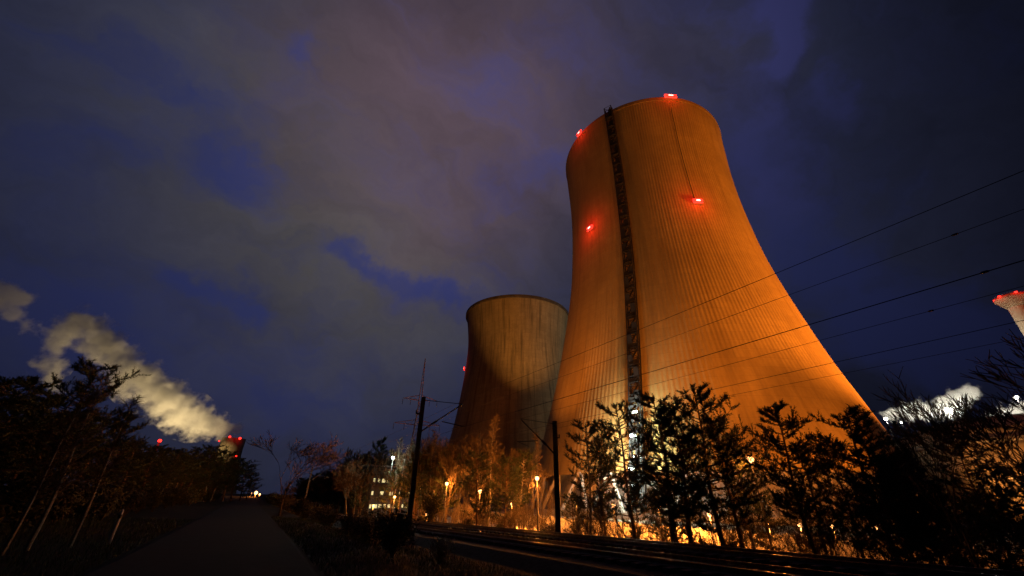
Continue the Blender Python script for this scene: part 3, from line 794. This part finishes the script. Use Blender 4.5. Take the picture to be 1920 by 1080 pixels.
def birch_mesh(seed, H=14.0):
    r = random.Random(seed); tr = MB(); tw = MB()
    le = Vector((r.uniform(-.5, .5), r.uniform(-.5, .5), 0))
    def tp(f): return Vector((le.x * f * f + .1 * math.sin(f * 6), le.y * f * f, H * f))
    tr.path([tp(i / 12) for i in range(13)], [.12 * (1 - .9 * i / 12) + .008 for i in range(13)], 7)
    for i in range(46):
        f = .3 + .68 * (i + r.random()) / 46; q = r.uniform(0, 6.28); L = 2.3 * (1.08 - f) ** .6 * r.uniform(.6, 1.1)
        dv = Vector((math.cos(q), math.sin(q), r.uniform(.9, 1.8))).normalized(); pts = [tp(f)]
        for k in range(5): dv = (dv + Vector((r.uniform(-.14, .14), r.uniform(-.14, .14), .02))).normalized(); pts.append(pts[-1] + dv * L / 5)
        tw.path(pts, [.035, .03, .026, .022, .018, .012], 4, False)
        for k in range(14):
            p0 = pts[r.randint(1, 5)]; d2 = (dv + Vector((r.uniform(-1, 1), r.uniform(-1, 1), r.uniform(-.5, .5)))).normalized(); l2 = r.uniform(.3, .8)
            tw.path([p0, p0 + d2 * l2 * .6, p0 + d2 * l2 + Vector((0, 0, -.12))], [.018, .015, .011], 3, False)
    return tr, tw
def shrub_mesh(seed, H=1.8, R=1.3):
    r = random.Random(seed); st = MB(); lf = MB()
    for i in range(16):
        q = r.uniform(0, 6.28); a = r.uniform(.1, .8); e = Vector((math.cos(q) * R * a, math.sin(q) * R * a, H * r.uniform(.6, 1)))
        p1 = e * .5 + Vector((0, 0, .2)); st.path([(0, 0, 0), p1, e], [.02, .014, .006], 4, False)
        for k in range(70):
            f = r.uniform(.25, 1); c = (Vector((0, 0, 0)).lerp(p1, f * 2) if f < .5 else p1.lerp(e, f * 2 - 1)) + Vector((r.gauss(0, .16), r.gauss(0, .16), r.gauss(0, .14)))
            a1 = Vector((r.uniform(-1, 1), r.uniform(-1, 1), r.uniform(-1, 1))).normalized() * .06; b1 = a1.orthogonal().normalized() * .035
            o = len(lf.v); lf.v += [tuple(c - a1), tuple(c + b1), tuple(c + a1), tuple(c - b1)]; lf.f.append((o, o + 1, o + 2, o + 3))
    return st, lf
def bush_mesh(seed, H=3.2):
    st = MB(); tw = MB(); r = random.Random(seed)
    for i in range(7):
        a, b = bare_mesh(seed * 10 + i, r.uniform(.7, 1) * H, .5, 4, .03, .4, 1.1, .007)
        M3 = Matrix.Rotation(r.uniform(-.35, .35), 3, 'X') @ Matrix.Rotation(r.uniform(-.35, .35), 3, 'Y'); o = Vector((r.uniform(-.5, .5), r.uniform(-.5, .5), 0))
        st.add([M3 @ Vector(v) + o for v in a.v], a.f); tw.add([M3 @ Vector(v) + o for v in b.v], b.f)
    return st, tw
PROTO = {}
def proto(key, fn, mt, mc, H, name):
    a, b = fn(); PROTO[key] = (a.build('trunk', mt), b.build('crown', mc), H, name)
    for o in PROTO[key][:2]: COL.objects.unlink(o)
for i in range(4): proto('pine%d' % i, lambda i=i: pine_mesh(10 + i, 11, (3.5, 3.0, 3.9, 3.3)[i], (.2, .3, .16, .26)[i], 1.2), M['bark'], M['needle'], 11, 'pine_tree')
proto('round', lambda: pine_mesh(31, 10, 2.7, .3, 1.0, True), M['birch'], M['needle'], 10, 'pine_tree')
proto('round1', lambda: pine_mesh(37, 10, 2.8, .22, 1.1, True), M['bark'], M['needle'], 10, 'pine_tree')
for i in range(4): proto('bare%d' % i, lambda i=i: bare_mesh(50 + i, 10, (.55, .6, .45, .7)[i], 6), M['twig'], M['twig'], 10, 'bare_tree')
for i in range(3): proto('wood%d' % i, lambda i=i: bare_mesh(170 + i, 12, (.36, .42, .5)[i], 6, .14, .26, 1.35, .036), M['twig'], M['twig'], 12, 'bare_tree')
for i in range(4): proto('belt%d' % i, lambda i=i: bare_mesh(150 + i, 10, (.38, .45, .35, .5)[i], 6, .11, .28, 1.25, .018), M['twig'], M['twig'], 10, 'bare_tree')
for i in range(3): proto('bush%d' % i, lambda i=i: bush_mesh(130 + i), M['twig'], M['twig'], 3.2, 'shrub')
for i in range(3): proto('birch%d' % i, lambda i=i: birch_mesh(70 + i, 14), M['birch'], M['twig'], 14, 'birch_tree')
for i in range(3): proto('shrub%d' % i, lambda i=i: shrub_mesh(90 + i), M['twig'], M['leaf'], 1.8, 'shrub')
rt_ = random.Random(11)
def px_of(x, y, z):
    c = cam.matrix_world.inverted() @ Vector((x, y, z)); return 960 + F * c.x / -c.z
def plant(key, x, y, H, label, group=None, wf=1.0, rz=None, z=None):
    a, b, h0, nm = PROTO[key]; cat = {'pine_tree': 'pine tree', 'bare_tree': 'tree', 'birch_tree': 'birch tree', 'shrub': 'shrub'}[nm]
    t = empty(nm, (x, y, gz(x, y) - .05 if z is None else z), label, cat, group, rt_.uniform(0, 6.28) if rz is None else rz)
    k = H / h0; t.scale = (k * wf, k * wf, k)
    for o in (a, b): c = o.copy(); COL.objects.link(c); c.parent = t
    return t
def tree_px(key, px, py, d, label, group=None, wf=1.0, rz=None):
    p = at(px, py, d); g = gz(p.x, p.y); return plant(key, p.x, p.y, p.z - g, label, group, wf, rz)

# the pine row in front of the tall tower
tree_px('round', 1096, 800, 40, 'round crowned pine with pale lit trunk right of the far catenary pole', wf=1.0, rz=1)
tree_px('round1', 1122, 826, 44, 'small pine tucked behind the round crowned pine', wf=.9)
tree_px('round1', 1163, 764, 37, 'leafy pine with lamplight shining through, under the stair shaft', wf=.95)
tree_px('pine0', 1226, 744, 33, 'dark dense pine just right of the stair shaft', wf=1.12)
tree_px('pine3', 1258, 775, 31, 'dark pine filling the middle of the big pine group', wf=1.15)
tree_px('pine2', 1298, 734, 33, 'tallest pointed pine of the big group', wf=1.05)
tree_px('pine1', 1338, 786, 34, 'pine on the right shoulder of the big group', wf=1.1)
tree_px('pine0', 1368, 828, 40, 'lowest pine at the right end of the big group, next to the bright lamp', wf=.75)
tree_px('pine1', 1449, 764, 30, 'slim feathery pine right of the bright lamp', wf=.95, rz=2)
tree_px('pine3', 1492, 838, 32, 'short pine at the right foot of the feathery one', wf=1.1)
tree_px('pine2', 1578, 772, 28, 'tall pine at the head of the right group', wf=1.15)
tree_px('pine0', 1545, 820, 31, 'pine left of the tall one in the right group', wf=.8)
tree_px('pine3', 1622, 815, 28, 'pine right of the tall one in the right group', wf=1.0)
tree_px('pine1', 1668, 858, 26, 'low dark pine below the slanting edge of the tall tower', wf=1.0)
tree_px('pine0', 1722, 892, 27, 'low pine before the left side of the storage dome', wf=.9)
tree_px('pine2', 1790, 832, 30, 'spreading pine in front of the storage dome', wf=1.0)
tree_px('pine3', 1852, 880, 27, 'low pine before the right side of the storage dome', wf=.9)
tree_px('pine1', 1905, 872, 25, 'low pine at the right edge under the bare branches', wf=1.2)
tree_px('belt0', 1690, 742, 20, 'thin bare tree before the gap between tower and dome', wf=.8, rz=.6)
tree_px('belt3', 1845, 655, 17, 'large bare tree with long branches left of the chimney', wf=1.0, rz=2.2)
tree_px('belt1', 1925, 610, 15, 'large bare tree cut by the right edge of the picture', wf=1.1, rz=4)
# thin growth under and behind the pines
g_young = 'young trees under the pine row'
for i in range(46):
    px = 1065 + i * 18.3 + rt_.uniform(-9, 9); d = rt_.uniform(30, 46) if px < 1500 else rt_.uniform(25, 36)
    tree_px(rt_.choice(['bare0', 'bare2', 'birch1', 'birch0', 'bare1', 'round1']), px, rt_.uniform(885, 945), d, 'thin young tree standing in the glow under the pine row', g_young, rt_.uniform(.8, 1.3))
# centre: trees between the catenary poles and the towers
tree_px('birch0', 922, 782, 62, 'tall lit birch in front of the older tower', wf=1.2)
tree_px('birch1', 904, 812, 66, 'shorter birch left of the tall lit one before the older tower', wf=1.2)
tree_px('birch2', 868, 835, 70, 'slender birch at the left side of the older tower', wf=1.1)
tree_px('birch0', 837, 822, 75, 'yellow lit birch at the left outline of the older tower', wf=1.1, rz=2)
tree_px('round1', 900, 852, 52, 'dark leafy tree below the tall lit birch', wf=1.0)
tree_px('pine2', 950, 858, 50, 'pine right of the tall lit birch', wf=.9)
tree_px('round', 975, 850, 56, 'green leafy tree between the birches and the far catenary pole', wf=.9)
tree_px('bare1', 1012, 868, 50, 'bare tree just left of the far catenary pole')
tree_px('bare0', 1032, 880, 46, 'bare tree right behind the far catenary pole', wf=1.1)
tree_px('shrub1', 812, 915, 52, 'bushy dark green shrub column right of the near catenary pole', wf=.75)
tree_px('pine1', 716, 826, 140, 'dark pine above the lit plant building', wf=.9)
# belt of bare trees running off to the left along the tracks
gb = 'bare trees of the belt along the tracks'
for i in range(150):
    w = 58 + 250 * (i / 150) ** 1.3; s = rt_.uniform(22, 38) + w * .03
    x, y, _ = sw(s, w); pxx = px_of(x, y, 3)
    if 690 < pxx < 762 and math.hypot(x, y) < 116 and i % 3: continue
    Hh = rt_.uniform(11.5, 16.5) * (1 if w > 70 else .85)
    k = rt_.choice(['belt0', 'belt1', 'belt2', 'belt3', 'belt0', 'birch0', 'birch1', 'birch2'])
    if w > 80 and k[:4] == 'belt': k = 'wood%d' % (i % 3)
    if w > 150: Hh *= .82
    plant(k, x, y, Hh, 'bare birch in the brown belt of trees left of the towers' if 'birch' in k else 'leafless tree in the brown belt of trees left of the towers', gb if 'birch' not in k else 'birches of the belt along the tracks', rt_.uniform(.9, 1.3))
for i in range(40):
    w = 62 + i * 5.5; s = rt_.uniform(21.5, 26); x, y, _ = sw(s, w)
    if 690 < px_of(x, y, 3) < 762 and i % 4: continue
    plant(('pine%d' % (i % 4)) if i % 3 else 'round1', x, y, rt_.uniform(7, 10) + min(3.5, max(0, w - 80) * .035), 'dark pine at the near edge of the tree belt beside the tracks', 'dark pines of the tree belt', 1.15)
for k_, (px, py, d) in enumerate([(585, 893, 170), (608, 882, 150), (630, 868, 135), (652, 856, 122), (668, 862, 100), (684, 846, 108), (700, 838, 128), (722, 845, 135), (758, 838, 104), (782, 846, 98), (808, 838, 92), (690, 872, 80)]):
    tree_px('wood%d' % (k_ % 3) if d > 100 else 'belt%d' % (k_ % 4), px, py, d, 'leafless tree in the brown belt of trees left of the towers', gb, 1.25)
# single bare tree right of the road
tree_px('belt3', 566, 800, 46, 'lone bare tree standing dark right of the road', wf=1.25, rz=.9)
tree_px('belt1', 545, 895, 30, 'thin leaning sapling at the foot of the lone bare tree', wf=.6)
# left forest
tree_px('pine2', 22, 712, 26, 'tall dark pine at the left edge', wf=1.5)
tree_px('pine0', 58, 716, 28, 'tall dark pine second from the left edge', wf=1.5)
tree_px('pine3', -30, 705, 24, 'dark pine cut by the left edge', wf=1.5)
tree_px('birch0', 160, 735, 19, 'leftmost of the three pale birch trunks before the plume', wf=1.5, rz=.4)
tree_px('birch1', 205, 715, 20, 'middle one of the three pale birch trunks before the plume', wf=1.5, rz=1)
tree_px('birch2', 258, 745, 21, 'rightmost of the three pale birch trunks, crown before the yellow steam', wf=1.4, rz=2)
tree_px('round1', 178, 688, 34, 'dark crowned tree rising in front of the steam plume', wf=1.05)
tree_px('round1', 125, 745, 30, 'dark crowned tree between the left pines and the birches', wf=1.2)
tree_px('pine1', 240, 778, 40, 'dark conifer beneath the bright middle of the plume', wf=1.2)
for px, py, d, k, wf in ((90, 780, 30, 'pine0', 1.4), (150, 775, 33, 'pine3', 1.4), (200, 790, 36, 'pine2', 1.4), (262, 828, 46, 'pine0', 1.4), (285, 850, 60, 'pine1', 1.4), (310, 850, 70, 'pine3', 1.5), (335, 846, 80, 'round1', 1.4),
                         (360, 850, 92, 'pine2', 1.5), (380, 842, 96, 'pine0', 1.5), (398, 838, 100, 'round1', 1.4), (410, 845, 104, 'pine3', 1.5), (425, 850, 112, 'round1', 1.5), (440, 862, 120, 'pine1', 1.6), (455, 862, 128, 'round1', 1.5),
                         (468, 872, 136, 'round1', 1.4), (476, 888, 150, 'pine2', 1.4)):
    tree_px(k, px, py, d, 'dark forest tree in the skyline left of the road', 'skyline trees left of the road', wf)
for i in range(60):
    w = 8 + 170 * (i / 60) ** 1.2; s = -rt_.uniform(8.5, 15) - (4 if w < 25 else 0); x, y, _ = sw(s, w)
    k = rt_.choice(['pine0', 'pine1', 'pine2', 'pine3', 'round1', 'bare1', 'bare2'])
    plant(k, x, y, rt_.uniform(3.0, 5.0) + min(4, w * .03), 'dark young tree of the thicket left of the road', 'thicket trees left of the road', 1.5)
for i in range(70):
    w = 5 + 130 * (i / 70) ** 1.2; s = -rt_.uniform(6.5, 10); x, y, _ = sw(s, w)
    plant('shrub%d' % (i % 3), x, y, rt_.uniform(1.2, 2.4), 'dark shrub along the left roadside', 'shrubs along the left roadside', 1.3)
for i in range(56):
    w = 16 + 120 * (i / 56) ** 1.2; s = rt_.uniform(4.4, 7.6); x, y, _ = sw(s, w)
    plant('shrub%d' % (i % 3), x, y, rt_.uniform(.7, 1.3) + w * .012, 'low dark shrub between the road and the railway', 'shrubs between road and railway', 1.3)
for i in range(56):
    w = -4 + 75 * (i / 56); s = rt_.uniform(23, 33); x, y, _ = sw(s, w)
    plant('bush%d' % (i % 3), x, y, rt_.uniform(2.2, 4.2), 'leafless bush in the glow below the pine row', 'leafless bushes below the pine row', 1.2)
for i in range(40):
    w = -14 + 100 * (i / 40); s = rt_.uniform(21.5, 24.5); x, y, _ = sw(s, w)
    plant('shrub%d' % (i % 3), x, y, rt_.uniform(.6, 1.4), 'low dark shrub at the foot of the pine row', 'shrubs at the foot of the pine row', 1.4)

# grass verge (stuff)
mb = MB(); rg = random.Random(8)
for i in range(42000):
    if rg.random() < .6: s = rg.uniform(2.0, 8.5); w = 5 + 38 * rg.random() ** 1.4
    else: s = -rg.uniform(2.9, 9); w = 5 + 34 * rg.random() ** 1.3
    p = sw(s, w, gsw(s, w)); h = rg.uniform(.06, .22) * (1.5 if rg.random() < .1 else 1); q = rg.uniform(0, 6.28)
    a = Vector((math.cos(q), math.sin(q), 0)) * .008; tip = Vector((rg.gauss(0, .06), rg.gauss(0, .06), h)); o = len(mb.v)
    mb.v += [tuple(p - a), tuple(p + a), tuple(p + tip)]; mb.f.append((o, o + 1, o + 2))
tag(mb.build('grass', M['grass']), 'short dark grass on the verges beside the road', 'grass', kind='stuff')

# white marker posts
def marker(px, py, d, label):
    p = at(px, py, d); g = gz(p.x, p.y); t = empty('marker_post', (p.x, p.y, g), label, 'marker post')
    MB().path([(0, 0, -.1), (0, 0, 1.05), (0, 0, 1.12)], [.06, .055, .03], 8).build('post', M['post'], t)
    MB().path([(0, 0, .82), (0, 0, .95)], .062, 8).build('band', M['dark'], t)
marker(222, 975, 22, 'white marker post standing in the grass left of the road')
